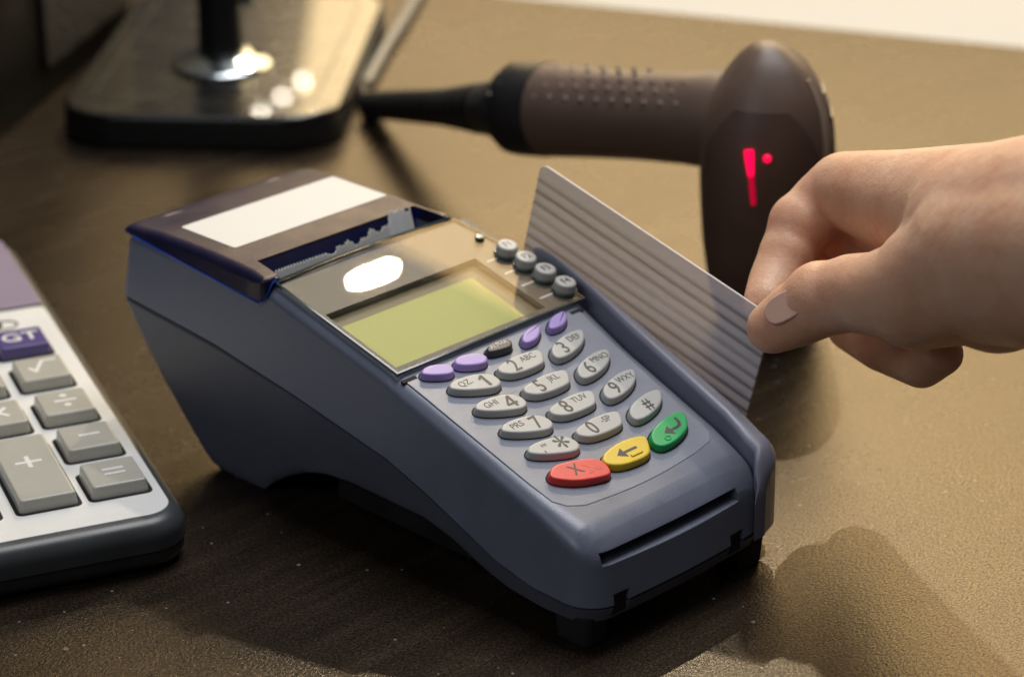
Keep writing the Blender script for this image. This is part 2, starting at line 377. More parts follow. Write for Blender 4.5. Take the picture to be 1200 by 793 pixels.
for x0, x1, y0, y1 in ((2.6, 12, 4.5, 17), (66, 76, 3, 14)):
    link('rubber_foot', prism(rrect(x0, x1, y0, y1, 2.5), 0.0, 9.5, 0.3, -0.8, 0.8), M_foot, T)
link('belly_block', prism(rrect(6, 70, 52, 112, 3), 8, 19, 0.5, 0, 1.0), M_black, T)
# keypad plate
KF = frame((0, 35, 45), (1, 0, 0), (0, math.cos(KS), math.sin(KS)))    # key tops lie at n = 0 of this plane
arc = [(8, -14)]+[(8+62.5*k/10, -14-0-5.2*math.sin(math.pi*k/10)**0.8-0.0) for k in range(1, 10)]+[(70.5, -14.5)]
po = [(6.2, 46.6)]+[(6.2, 46.6-60*k/8) for k in range(1, 8)]+[(6.6, -15), (9, -18.5), (14, -21)]+[(14+46*k/8, -21-1.6*math.sin(math.pi*k/8)) for k in range(1, 8)]+[(60, -21), (67.5, -19.5), (70.3, -16.5), (71.2, -12)]+[(71.2+6.5*max(0, (k/8-.1))/.9, -12+58.6*k/8) for k in range(1, 9)]
plate = link('keypad_plate', xf(prism(po, -4.0, -2.3, 0.25), KF), M_plate, T)
for x0, x1 in ((5.0, 10.4), (74.2, 79.3)):
    link('corner_notch', xf(box(x0, x1, 44.9, 46.2, -2.9, -2.2), KF), M_dark, T)
def key(name, outline, M, label=None, h=2.0):
    o = chaikin(outline, 1)
    k = link(name, xf(prism(o, -2.8, 0.0, 0.6, 0.25, seg=4), KF), M, T, 50)
    g = chaikin(outline, 1)
    if area2(g) < 0: g = g[::-1]
    Ng = normals2(g); g = [(p[0]-q.x*0.42, p[1]-q.y*0.42) for p, q in zip(g, Ng)]
    link('key_surround', xf(prism(g, -2.9, -2.26, 0.05), KF), M_dark, k)
    if label: k['label'] = label
    return k
def grow(pts, s_, t_):
    cx = sum(p[0] for p in pts)/len(pts); cy = sum(p[1] for p in pts)/len(pts)
    return [(cx+(p[0]-cx)*s_, cy+(p[1]-cy)*t_) for p in pts]
def sh(pts, dy): return [(p[0], p[1]+dy) for p in pts]
K1 = grow([(13.6, 35.4), (16.4, 37.0), (22.9, 36.6), (27.2, 35.2), (29.2, 33.0), (29.3, 30.4), (27.7, 28.8), (25.2, 28.5), (20.6, 30.0), (16.6, 31.8), (13.8, 33.8)], 1.05, 1.10)
K2 = grow([(32.8, 35.4), (35.5, 36.0), (40.8, 36.9), (46.0, 36.5), (49.4, 35.8), (50.0, 34.1), (48.1, 31.2), (46.5, 29.9), (43.5, 29.6), (39.5, 29.6), (34.8, 30.3), (32.2, 32.3), (31.9, 34.0)], 1.05, 1.06)
K3 = grow([(53.2, 33.6), (56.3, 35.4), (62.5, 37.0), (67.3, 36.9), (69.0, 35.9), (67.9, 33.8), (65.1, 31.4), (61.2, 29.8), (56.2, 28.8), (52.6, 29.1), (51.8, 31.0)], 1.05, 1.08)
PITCHT = 10.88
def arrow(parent, pts, M):
    bm = bmesh.new()
    for poly in pts:
        f = bm.faces.new([bm.verts.new((x, y, 0.06)) for x, y in poly])
    link('printed_legend', xf(bm, KF), M, parent)
def leg(k, s, x, t_, size, sx=0.82, M=M_print, bold=0.06, rot=0):
    mt = KF @ Matrix.Translation((x, t_, 0.03)) @ Matrix.Rotation(rot, 4, 'Z')
    return text('printed_legend', s, size, mt, M, k, sx=sx, bold=bold)
rows = [(('1', 'QZ.'), ('2', 'ABC'), ('3', 'DEF')), (('4', 'GHI'), ('5', 'JKL'), ('6', 'MNO')), (('7', 'PRS'), ('8', 'TUV'), ('9', 'WXY')), (('*', ',\'"'), ('0', '-SP'), ('#', ''))]
for r_, row in enumerate(rows):
    dy = -PITCHT*r_
    for c_, (big, small) in enumerate(row):
        k = key('number_key', sh((K1, K2, K3)[c_], dy), M_key, 'grey key printed %s %s' % (big, small) if small and big not in '*' else 'grey key printed with a %s' % ('star' if big == '*' else 'hash' if big == '#' else big))
        bx, bt = ((24.8, 32.4), (37.8, 33.2), (57.4, 32.2))[c_]
        sx_, st = ((18.9, 34.0), (44.0, 33.9), (63.6, 34.0))[c_]
        if big == '#': leg(k, '#', 60.5, bt+dy+0.7, 6.6, 0.85, bold=0.04)
        elif big == '*': leg(k, '*', 25.0, bt+dy-1.4, 12.5, 0.85, bold=0.1)
        elif big == '1': arrow(k, [[(bx+q[0], bt+dy+q[1]) for q in ((-.2, -2.5), (.85, -2.5), (.85, 2.5), (.1, 2.5), (-1.3, 1.5), (-1.3, 0.6), (-.2, 1.2))]], M_print)
        elif big == '4': arrow(k, [[(bx+q[0], bt+dy+q[1]) for q in ((.3, -2.5), (1.2, -2.5), (1.2, 2.5), (.3, 2.5))], [(bx+q[0], bt+dy+q[1]) for q in ((.29, 2.5), (-2.0, -.6), (-1.1, -.6), (.29, 1.2))], [(bx+q[0], bt+dy+q[1]) for q in ((-2.0, -.61), (-2.0, -1.4), (.29, -1.4), (.29, -.61))], [(bx+q[0], bt+dy+q[1]) for q in ((1.21, -.61), (1.21, -1.4), (1.9, -1.4), (1.9, -.61))]], M_print)
        else: leg(k, big, bx, bt+dy, 7.4, 0.85, bold=0.07)
        if small: leg(k, small, sx_, st+dy+(0.3 if big != '*' else -0.4), 3.2 if big != '*' else 4.2, 0.95, bold=0.0)
red = key('cancel_key', grow([(12.6, -7.2), (15.7, -5.7), (21.4, -6.4), (27.6, -8.6), (29.6, -10.8), (29.4, -14.2), (27.6, -16.6), (24.3, -16.3), (17.3, -14.2), (12.8, -11.0), (11.5, -8.9)], 1.05, 1.08), M_red, 'red cancel key with an X')
yel = key('clear_key', grow([(30.9, -10.2), (33.5, -8.8), (40.1, -7.7), (45.3, -8.2), (48.4, -9.2), (48.8, -10.7), (46.3, -14.4), (44.2, -16.1), (40.6, -16.5), (34.4, -15.9), (30.7, -14.0), (29.8, -11.8)], 1.05, 1.08), M_yel, 'yellow clear key with a left arrow')
grn = key('enter_key', grow([(51.0, -10.0), (54.4, -8.2), (60.5, -6.7), (65.7, -6.4), (67.8, -7.5), (66.5, -10.3), (63.7, -13.3), (60.1, -14.9), (54.8, -16.1), (50.2, -15.8), (48.8, -13.1)], 1.05, 1.08), M_grn, 'green enter key with a return arrow')
leg(red, 'X', 20.0, -10.3, 6.0, 0.9, bold=0.02); leg(red, 'X', 25.0, -11.8, 4.6, 1.0, M_red, 0.35)
arrow(yel, [[(35.0, -12.0), (38.0, -10.0), (38.0, -11.55), (43.0, -11.55), (43.0, -12.45), (38.0, -12.45), (38.0, -14.0)]], M_print)
link('raised_bar', xf(prism(rrect(38.6, 43.2, -14.7, -13.6, 0.4), -0.2, 0.35, 0.2), KF), M_yel, yel)
arrow(grn, [[(55.0, -11.8), (58.0, -9.8), (58.0, -11.35), (60.2, -11.35), (60.2, -12.25), (58.0, -12.25), (58.0, -13.8)], [(60.2, -11.35), (61.6, -11.0), (62.3, -10.0), (62.6, -8.2), (63.5, -8.3), (63.3, -10.4), (62.3, -11.8), (60.2, -12.25)]], M_print)
link('raised_ring', xf(tube([(54.3+1.1*math.cos(a), -13.9+0.8*math.sin(a), 0.0) for a in [math.pi*2*k/14 for k in range(15)]], 0.22, 6), KF), M_grn, grn)
P1 = [(11.7, 45.3), (14.5, 46.0), (18.8, 44.9), (21.3, 43.0), (20.4, 40.4), (18.2, 39.6), (13.0, 41.6), (10.4, 43.7)]
P2 = [(23.9, 44.4), (27.0, 44.9), (31.7, 43.6), (33.9, 41.3), (32.5, 39.0), (29.7, 38.5), (24.6, 40.3), (22.4, 42.4)]
AL = [(36.4, 43.7), (39.3, 44.6), (44.5, 44.3), (45.7, 42.9), (44.2, 40.8), (41.6, 40.6), (36.5, 41.3), (35.4, 42.3)]
P3 = [(49.5, 42.5), (53.2, 44.5), (58.3, 44.9), (59.0, 43.8), (56.8, 41.3), (53.3, 39.4), (49.1, 39.2), (48.2, 40.8)]
P4 = [(61.7, 43.4), (65.2, 45.6), (70.4, 46.0), (71.2, 44.9), (68.6, 41.9), (65.3, 40.4), (61.2, 40.5), (60.3, 41.8)]
for p_ in (P1, P2, P3, P4): key('purple_key', grow(p_, 1.04, 1.1), M_purple)
al = key('alpha_key', grow(AL, 1.06, 1.25), M_alpha, 'small charcoal key printed ALPHA'); leg(al, 'ALPHA', 40.6, 43.0, 2.4, 0.95, M_palep, 0.0)

# screen: mask, liquid crystal panel, glass
GS = math.atan(12.9/51.9)
GF = frame((0, 81.5, 58.75), (1, 0, 0), (0, math.cos(GS), math.sin(GS)))   # glass top at n = 0
GL = 54.0
def sheet_with_hole(outer, inner, z0, z1):
    bm = bmesh.new()
    a = [bm.verts.new((x, y, z1)) for x, y in outer]; b_ = [bm.verts.new((x, y, z1)) for x, y in inner]
    k = len(a)
    for i in range(k): bm.faces.new((a[i], a[(i+1) % k], b_[(i+1) % k], b_[i]))
    r_ = bmesh.ops.extrude_face_region(bm, geom=bm.faces[:])
    for v in [g for g in r_['geom'] if isinstance(g, bmesh.types.BMVert)]: v.co.z = z0
    return bm
gout = [(5.4, 0), (82, 0), (82, 33), (80.5, 36), (79.5, 44), (77.6, 53.0)]+[(77.6-72.2*k/12, 53.0+1.8*math.sin(math.pi*k/12)) for k in range(1, 13)]
# mask frame: outline sampled to match the window rectangle
def resamp(rect, k):
    x0, x1, y0, y1 = rect; P = [(x0, y0), (x1, y0), (x1, y1), (x0, y1)]; out = []
    for a, b_ in zip(P, P[1:]+P[:1]):
        for q in range(k): out.append((a[0]+(b_[0]-a[0])*q/k, a[1]+(b_[1]-a[1])*q/k))
    return out
bm = sheet_with_hole(resamp((5.6, 81.8, 0.2, 52.6), 6), resamp((7.2, 68.3, 2.6, 33.6), 6), -1.0, -0.75)
link('screen_mask', xf(bm, GF), M_mask, T)
wellf = link('lcd_border', xf(box(6.4, 68.7, 2.6, 34.2, -3.4, -3.0), GF), M_lcdw, T)
lcd = link('lcd_panel', xf(box(6.5, 62.0, 2.7, 28.2, -3.0, -2.6), GF), M_lcd, T)
bm = prism(gout, -0.7, 0.0, 0.18)
glass = link('screen_glass', xf(bm, GF), M_glass, T)
gp = [(p[0], p[1], -0.3) for p in gout]
bm = bmesh.new(); loft(bm, [[(p[0]+dx*(1 if p[0] > 40 else -1), p[1]+(dx if p[1] > 26 else -dx), z) for p in gout] for dx, z in ((0.06, -1.2), (0.55, -1.2), (0.55, -0.25), (0.06, -0.1), (0.06, -1.2))], (False, False))
link('glass_rim', xf(bm, GF), M_gedge, T)
for (yy, _) in ((29.6+.6, 0), (22.2+.2, 0), (14.8, 0), (6.9, 0)):
    link('softkey_line', xf(box(70.3, 76.2, yy-0.32, yy+0.32, -0.75, -0.72), GF), M_palep, T)
for i, (fx, fy) in enumerate(((78.6, 30.4), (79.0, 22.5), (79.6, 14.5), (79.9, 6.1))):
    ok = [(fx+3.45*math.cos(2*math.pi*k/28), fy+3.45*math.sin(2*math.pi*k/28)) for k in range(28)]
    fk = link('function_key', xf(prism(ok, -1.5, 3.0, 0.7, 0.12, seg=4), GF), M_key, T, 50); fk['label'] = 'round grey key printed F%d' % (i+1)
    text('printed_legend', 'F%d' % (i+1), 3.6, GF @ Matrix.Translation((fx, fy, 3.02)), M_print, fk, sx=0.9, bold=0.05)
    link('key_collar', xf(prism([(fx+4.1*math.cos(2*math.pi*k/28), fy+4.1*math.sin(2*math.pi*k/28)) for k in range(28)], -1.4, 0.25, 0.2), GF), M_gedge, fk)
link('screen_screw', xf(prism([(76.8+1.5*math.cos(2*math.pi*k/16), 40.5+1.5*math.sin(2*math.pi*k/16)) for k in range(16)], -1, 0.9, 0.3), GF), M_gedge, T)

# printer cover with paper mouth
cov = []
for k in range(7): a = math.radians(90+90*k/6); cov.append((5.7+5*math.cos(a), 199.6+5*math.sin(a)))
y = 197
while y > 137: cov.append((0.7, y)); y -= 3
cov.append((0.7, 136)); cov.append((1.6, 134.6)); cov.append((4, 134.0))
for x in (12, 20, 30, 40, 50, 60, 70): cov.append((x, 134.0+1.6*math.sin((x-4)/72*math.pi)))
cov += [(76, 134.0), (77.6, 135), (78, 137)]
y = 139
while y < 199: cov.append((78-(y-139)/60*0.6, y)); y += 3
for k in range(7): a = math.radians(90*k/6); cov.append((72.3+5*math.cos(a), 199.6+5*math.sin(a)))
cov = dedupe(cov)
lip = lerp_fn([(134, 67.6), (137, 65.2), (141, 65.4), (199, 70.2), (206, 70.4)])
ct = lerp_fn([(130, 72.8), (140, 73.3), (160, 73.8), (185, 73.6), (198, 72.6), (206, 71.6)])
def cdraft(p): return 0.75 if p[1] > 140 else 0.3
crd = lerp_fn([(134, 1.2), (138, 2.4), (150, 3.2), (190, 2.2), (206, 1.0)]); cri = lerp_fn([(134, 1.6), (138, 3.0), (150, 3.6), (206, 3.2)])
cover = link('printer_cover', plan_shell(cov, lip, ct, cri, crd, cdraft, 0.25, [136+3*k for k in range(23)]), M_cover, T, 40)
cutter(cover, xf(prism([(9.0, 147.0), (73.5, 147.0), (75.0, 130.0), (6.0, 130.0)], 40, 90, 0.1), Matrix.Identity(4)))
# blue walls of the paper mouth
bm = bmesh.new(); loft(bm, [[(6.2, 133.8, z), (8.9, 146.9, z), (73.4, 146.9, z), (75.2, 133.8, z), (75.9, 133.8, z), (74.0, 147.6, z), (8.3, 147.6, z), (5.5, 133.8, z)] for z in (58, 72.6)])
link('paper_mouth', bm, M_well, T)
link('paper_bay_floor', box(8.5, 74, 135, 147.5, 55, 57), M_well, T)
link('lit_cover_edge', tube([(0.75, y_, lip(y_)+0.1) for y_ in [137+3*k for k in range(21)]], 0.32, 8), M_lit_edge, T)  # bead along the lip, coloured as its lit edge
link('lit_cover_edge', tube(spline([(0.9, 137, 65.4), (1.3, 135.4, 66.2), (2.4, 134.3, 68.5), (4.0, 133.9, 71.4), (7.0, 134.3, 72.2)], 5), 0.3, 8), M_lit_edge, T)
link('tear_bar', tube([(5+72*k/14, 134.2+1.5*math.sin(math.pi*k/14), 71.5) for k in range(15)], 0.55, 8), M_gedge, T)
# label sticker and scuffs
lab = prism(rrect(10.4, 73.2, 159.0, 185.2, 1.0), 0, 0.12, 0.04)
for c_ in (163, 168, 173, 178, 182): bmesh.ops.bisect_plane(lab, geom=lab.verts[:]+lab.edges[:]+lab.faces[:], plane_co=(0, c_, 0), plane_no=(0, 1, 0))
for v in lab.verts: v.co.z += ct(v.co.y)+0.03
link('label_sticker', lab, M_label, T, 60)
M_scuff = plastic('scuffed_plastic', (0.24, 0.21, 0.20), 0.7, 0.4, 0.2)
for cx, cy, a in ((17, 198.5, 5), (60, 199.0, 4.2)):
    o = []
    for k in range(14):
        q = 2*math.pi*k/14; rr_ = random.uniform(0.35, 1.15); o.append((cx+a*rr_*math.cos(q), cy+1.5*rr_*math.sin(q)))
    sb = prism(o, 0, 0.05, 0.01)
    for v in sb.verts: v.co.z += ct(v.co.y)-0.0
    sc = link('scuff_mark', sb, M_scuff, T)
# card guard, swipe track
gz = lerp_fn([(-2, 31), (8, 35.2), (20, 40), (66, 54.6), (90, 62.0), (104, 66.2), (110, 65)])
gxo = lerp_fn([(-0.5, 73), (1, 76.8), (2.5, 79.6), (4.5, 81.8), (7, 83.2), (10, 84.2), (20, 85.4), (66, 89.2), (108, 90.2)]); gxi = lerp_fn([(-0.5, 65.5), (2.5, 70), (7, 75.0), (20, 78.6), (66, 84), (85, 87), (108, 88.6)])
bm = bmesh.new(); rings = []
ys = [-0.5, 0, 1, 2.5, 4.5, 7, 10, 12]+[16+6*k for k in range(16)]+[108, 109.2]
for y in ys:
    e_ = 1.0 if 2 <= y <= 108 else 0.6
    h = gz(y) if y > 11 else gz(11)-(1-math.sqrt(max(0.02, 1-((11-y)/11.7)**2)))*15
    zl = 11.0
    xi, xo = gxi(y), gxo(y); xc = (xi+xo)/2; hw = (xo-xi)/2*e_
    rings.append([(xc-hw, y, zl), (xc-hw, y, h-2.0), (xc-hw*.75, y, h-.7), (xc-hw*.3, y, h-.1), (xc+hw*.3, y, h-.1), (xc+hw*.75, y, h-.7), (xc+hw, y, h-2.0), (xc+hw, y, zl)])
loft(bm, rings); link('card_guard', bm, M_rail, T, 62)
bm = bmesh.new(); rings = []
for y in [22, 24]+[28+6*k for k in range(13)]+[104]:
    h = gz(y)-14 if 23 < y < 100 else gz(y)-17; x0_ = gxo(y)+2.6 if y > 66 else gxo(66)+2.6-(66-y)*0.045
    rings.append([(x0_, y, 10), (x0_, y, h-.8), (x0_+.7, y, h), (x0_+2.0, y, h), (x0_+2.7, y, h-.8), (x0_+2.7, y, 10)])
loft(bm, rings); link('track_wall', bm, M_body, T, 50)
bm = bmesh.new(); loft(bm, [[(77, y, 10), (77, y, gz(y)-22), (92, y, gz(y)-22), (92, y, 10)] for y in (16, 20, 66, 104)]); link('track_floor', bm, M_black, T)

# receipt paper: torn edge standing in the mouth
bm = bmesh.new(); top = []; 
def torn(x):
    h = 0.9+0.3*math.sin(x*5.2)
    if x > 30: h += 0.9*(x-30)/38*2.3+0.7*math.sin(x*0.55)+0.5*math.sin(x*1.3+1)
    if x > 52: h += min(2.2, (x-52)*0.3)
    return max(0.3, h)
A, B = [], []
for k in range(140):
    x = 9.6+57.5*k/139
    A.append((bm.verts.new((x, 136.2+0.3*math.sin(x*.1), 58)), bm.verts.new((x, 138.0+0.8*torn(x)+0.5*math.sin(x*.1), 71.2+torn(x)))))
    B.append((bm.verts.new((x, 136.45+0.3*math.sin(x*.1), 58)), bm.verts.new((x, 138.25+0.8*torn(x)+0.5*math.sin(x*.1), 71.2+torn(x)))))
for i in range(139):
    bm.faces.new((A[i][0], A[i+1][0], A[i+1][1], A[i][1])); bm.faces.new((B[i][0], B[i][1], B[i+1][1], B[i+1][0]))
    bm.faces.new((A[i][1], A[i+1][1], B[i+1][1], B[i][1])); bm.faces.new((A[i][0], B[i][0], B[i+1][0], A[i+1][0]))
for i in (0, 139): bm.faces.new((A[i][0], A[i][1], B[i][1], B[i][0]))
tag(link('receipt_paper', bm, M_paper), 'torn white receipt paper edge standing in the printer mouth', 'receipt paper')

# ------------------------------------------------------------------ swiped card
M_card = bpy.data.materials.new('striped_card_plastic'); M_card.use_nodes = True
n, l, b = nodes(M_card); b.inputs['Roughness'].default_value = 0.32
tc = n.new('ShaderNodeTexCoord'); sp = n.new('ShaderNodeSeparateXYZ'); l.new(tc.outputs['Object'], sp.inputs[0])
def mth(op, a_, b_=None):
    q = n.new('ShaderNodeMath'); q.operation = op
    for i, v in enumerate((a_, b_)):
        if v is None: continue
        if isinstance(v, (int, float)): q.inputs[i].default_value = v
        else: l.new(v, q.inputs[i])
    return q.outputs[0]
fr_ = mth('FRACT', mth('MULTIPLY', sp.outputs['Y'], 1/0.0040))
ln = ramp(M_card, fr_, [(0.0, (1, 1, 1)), (0.30, (1, 1, 1)), (0.42, (0.12,)*3), (0.60, (0.12,)*3), (0.74, (1, 1, 1))])
nz = tex(M_card, 300, 2, 0.5, (0.01, 1, 1)); nr = ramp(M_card, nz.outputs[0], [(0.35, (0.25,)*3), (0.65, (1, 1, 1))])
zone = ramp(M_card, mth('MULTIPLY', sp.outputs['Y'], 1/0.056), [(0.36, (0, 0, 0)), (0.38, (1, 1, 1)), (0.93, (1, 1, 1)), (0.935, (0, 0, 0))])
amt = mth('MULTIPLY', nr.outputs[0], zone.outputs[0])
mc = n.new('ShaderNodeMix'); mc.data_type = 'RGBA'; mc.blend_type = 'MULTIPLY'; mc.inputs[6].default_value = (0.86, 0.82, 0.88, 1)
l.new(amt, mc.inputs[0]); l.new(ln.outputs[0], mc.inputs[7]); l.new(mc.outputs[2], b.inputs['Base Color'])
tr = n.new('ShaderNodeBsdfTransparent'); mx = n.new('ShaderNodeMixShader'); mx.inputs[0].default_value = 0.58
out = n['Material Output']; l.new(tr.outputs[0], mx.inputs[1]); l.new(b.outputs[0], mx.inputs[2]); l.new(mx.outputs[0], out.inputs[0])
ca = math.atan(0.258)
card = link('payment_card', prism(rrect(0, 96, 0, 56, 3.2), -0.4, 0.4, 0.15, 0, 0.15), M_card)
cey = Vector((0, -math.sin(ca), math.cos(ca)))
ctop = Vector((91.4, 15.0, 68.9)); ex = Vector((0, math.cos(ca), math.sin(ca)))
cm = frame(ctop-cey*56, ex, cey); cm.translation *= S; card.matrix_world = cm
tag(card, 'smoky translucent plastic card with dark stripes being swiped through the terminal', 'card')

# ------------------------------------------------------------------ hand
M_skin = mat('skin', (0.52, 0.27, 0.165), 0.42); n, l, b = nodes(M_skin)
b.inputs['Subsurface Weight'].default_value = 0.45; b.inputs['Subsurface Radius'].default_value = (1, .35, .2); b.inputs['Subsurface Scale'].default_value = 0.012
t = tex(M_skin, 45, 6); r_ = ramp(M_skin, t.outputs[0], [(0.28, (0.70, 0.35, 0.22)), (0.5, (0.78, 0.46, 0.30)), (0.72, (0.82, 0.54, 0.38))]); l.new(r_.outputs[0], b.inputs['Base Color'])
tw = tex(M_skin, 95, 3, 0.5, (1, 1, 1)); b0_ = bump(M_skin, tw.outputs[0], 0.35, 2.0)
t = tex(M_skin, 260, 5, 0.65, (1, 1, 1)); bs = bump(M_skin, t.outputs[0], 0.35, 0.7, b0_)
vo = n.new('ShaderNodeTexVoronoi'); vo.inputs['Scale'].default_value = 900; vo.feature = 'DISTANCE_TO_EDGE'; tcs = n.new('ShaderNodeTexCoord'); l.new(tcs.outputs['Object'], vo.inputs['Vector'])
vr = ramp(M_skin, vo.outputs['Distance'], [(0.0, (0, 0, 0)), (0.12, (1, 1, 1))]); bump(M_skin, vr.outputs[0], 0.25, 0.18, bs)
rg = ramp(M_skin, t.outputs[0], [(0.3, (0.36,)*3), (0.7, (0.55,)*3)]); l.new(rg.outputs[0], b.inputs['Roughness'])
hb = bmesh.new()
def blob(p, r):
    bmesh.ops.create_icosphere(hb, subdivisions=3, radius=r, matrix=Matrix.Translation(p))
def chain(pts):
    for (a, ra), (b_, rb_) in zip(pts, pts[1:]):
        k = max(3, int((b_-a).length/(min(ra, rb_)*0.22)))
        for i in range(k+1): blob(a.lerp(b_, i/k), ra+(rb_-ra)*i/k)
def C(*q):                                  # the forearm comes in from the front right, nearer to the lens than the fingertips
    o = []
    for u, v, d, r in q:
        d2 = d-max(0, u-985)*0.36; o.append((at(u, v, d2), r*d2/d))
    return o
chain(C((1380, 262, 770, 31), (1240, 268, 765, 29), (1165, 275, 765, 27)))
chain(C((1380, 300, 760, 30), (1240, 300, 755, 28), (1165, 300, 755, 26)))
chain(C((1165, 262, 765, 24), (1060, 238, 775, 16), (990, 222, 782, 11.5)))
chain(C((1165, 290, 770, 24), (1075, 262, 792, 15), (1015, 248, 800, 11)))
chain(C((1165, 310, 770, 23), (1090, 292, 800, 15), (1045, 285, 810, 10.5)))
chain(C((1170, 335, 765, 20), (1110, 330, 800, 14), (1070, 325, 808, 9.5)))
chain(C((1170, 300, 750, 24), (1100, 330, 745, 19), (1075, 345, 742, 16)))
chain(C((990, 222, 782, 11.5), (965, 240, 784, 10.4), (938, 268, 784, 9.8), (923, 300, 781, 8.7), (909, 330, 776, 8.2), (899, 354, 770, 7.2)))
chain(C((1015, 248, 800, 11), (975, 285, 806, 9.8), (955, 318, 803, 9), (940, 348, 794, 8.4), (934, 372, 784, 7.2)))
chain(C((1045, 285, 810, 10.5), (1000, 335, 814, 9.2), (1000, 380, 808, 8.7), (1035, 405, 795, 8.2), (1065, 398, 785, 7.2)))
chain(C((1070, 325, 808, 9.5), (1035, 372, 808, 8.2), (1048, 412, 798, 7.8), (1080, 428, 788, 7.2), (1105, 415, 780, 6.4)))
chain(C((1110, 325, 742, 18), (1075, 338, 738, 15), (1030, 345, 735, 12.2), (1000, 343, 736, 11.2), (965, 352, 738, 10.4), (935, 367, 741, 9.6), (905, 384, 744.5, 7.6)))
for u_, v_, d_, r_k in ((940, 264, 783, 10.5), (962, 350, 737.5, 11.0), (924, 299, 780, 9.2)): blob(at(u_, v_, d_), r_k)
for v in hb.verts: v.co *= S
me = bpy.data.meshes.new('person'); hb.to_mesh(me); hb.free()
tmp = bpy.data.objects.new('person_tmp', me); COL.objects.link(tmp)
md = tmp.modifiers.new('r', 'REMESH'); md.mode = 'VOXEL'; md.voxel_size = 1.3*S
sm = tmp.modifiers.new('s', 'SMOOTH'); sm.factor = 0.5; sm.iterations = 7
dg = bpy.context.evaluated_depsgraph_get(); hm = bpy.data.meshes.new_from_object(tmp.evaluated_get(dg)); bpy.data.objects.remove(tmp)
hm.name = 'person'; hm.materials.clear(); hm.materials.append(M_skin)
for p in hm.polygons: p.use_smooth = True
hand = bpy.data.objects.new('person', hm); COL.objects.link(hand)
tag(hand, 'bare hand and forearm reaching in from the right, pinching the striped card', 'hand')
# thumb nail
M_nail = mat('fingernail', (0.70, 0.43, 0.33), 0.3)
a, b_ = at(935, 367, 741), at(905, 384, 744.5); d = (b_-a).normalized(); nn = ((CAM-a).normalized()*1.0+up*0.42); nn = (nn-d*nn.dot(d)).normalized(); sd = nn.cross(d).normalized()
nb = prism(chaikin([(-4.8, -3.6), (-2, -4.3), (3.2, -4.0), (5.4, -2.4), (6.0, 0), (5.4, 2.4), (3.2, 4.0), (-2, 4.3), (-4.8, 3.6), (-5.8, 0)], 1), -0.9, 0.5, 0.3)
for v in nb.verts: v.co.z -= 0.058*v.co.y**2+0.016*v.co.x**2
link('thumb_nail', xf(nb, frame(a.lerp(b_, 0.02)+nn*9.7, d, sd)), M_nail, hand)

# ------------------------------------------------------------------ barcode scanner
SC = empty('barcode_scanner', 'dark brown handheld barcode scanner standing nose down behind the terminal', 'scanner')
M_scan = plastic('scanner_plastic', (0.13, 0.083, 0.062), 0.5, 0.3, 0.08)
M_scan2 = plastic('scanner_panel', (0.085, 0.05, 0.038), 0.55, 0.3, 0.08)
M_scan3 = plastic('scanner_rim', (0.26, 0.20, 0.16), 0.4, 0.2, 0.05)
B0 = Vector((213, 119, 0)); dx = Vector((rt.x, rt.y, 0)).normalized(); dz = Vector((0, 0, 1)); dd = Vector((fw.x, fw.y, 0)).normalized()
hp = [(0, 15, 13, 2), (2, 17, 16, 2), (12, 19.5, 20, 1.2), (30, 21.5, 25, 0.3), (52, 22.5, 27, 0), (70, 22, 26, 0.2), (84, 18.5, 22, 0.8), (94, 12.5, 15, 0.8), (99.5, 6.5, 8, 0), (101.5, 2, 3, -0.5)]
def sell(z, a, b_, ox, grow_=0, a0=0, a1=360, k=40):
    R_ = []
    for i in range(k):
        q = math.radians(a0+(a1-a0)*i/(k if a1-a0 == 360 else k-1)); c_, s_ = math.cos(q), math.sin(q)
        R_.append(B0+dx*(ox+(a+grow_)*math.copysign(abs(c_)**.8, c_))+dd*((b_+grow_)*math.copysign(abs(s_)**.8, s_))+dz*z)
    return R_
bm = bmesh.new(); hs = spline([(q[0], q[1], q[2]) for q in hp], 4); ofs = lerp_fn([(q[0], q[3]) for q in hp])
loft(bm, [sell(q.x, q.y, q.z, ofs(q.x)) for q in hs]); head = link('scan_head', bm, M_scan, SC, 60)
def patch(name, M, parent, a0, a1, z0, z1, g, taper=lambda f: 0, k=20, rows_=16):
    bm = bmesh.new(); hf = lerp_fn([(q.x, q.y) for q in hs]); hg = lerp_fn([(q.x, q.z) for q in hs]); V = []
    for i in range(rows_+1):
        f = i/rows_; z = z0+(z1-z0)*f; t_ = taper(f)
        V.append([bm.verts.new(p) for p in sell(z, hf(z), hg(z), ofs(z), g, a0+t_, a1-t_, k)])
    for p, q in zip(V, V[1:]):
        for i in range(k-1): bm.faces.new((p[i], p[i+1], q[i+1], q[i]))
    r_ = bmesh.ops.extrude_face_region(bm, geom=bm.faces[:])
    for v in [g_ for g_ in r_['geom'] if isinstance(g_, bmesh.types.BMVert)]:
        dv = (B0+dz*v.co.z-v.co); dv.z = 0; v.co += dv.normalized()*1.2
    return link(name, bm, M, parent, 50)
patch('side_panel', M_scan2, SC, 196, 312, 4, 84, 0.5, lambda f: 0 if f < .7 else 34*((f-.7)/.3)**2)
patch('head_rim', M_scan3, SC, 314, 326, 20, 92, 0.5, lambda f: 2)
win = patch('scan_window', M_scan3, SC, 338, 372, 12, 86, 0.6, lambda f: 0 if .12 < f < .85 else 6)
patch('window_glass', mat('window_glass', (0.02, 0.006, 0.006), 0.08, spec=0.7), win, 343, 366, 18, 78, 0.95)
M_led = bpy.data.materials.new('red_led'); M_led.use_nodes = True; n, l, b = nodes(M_led)
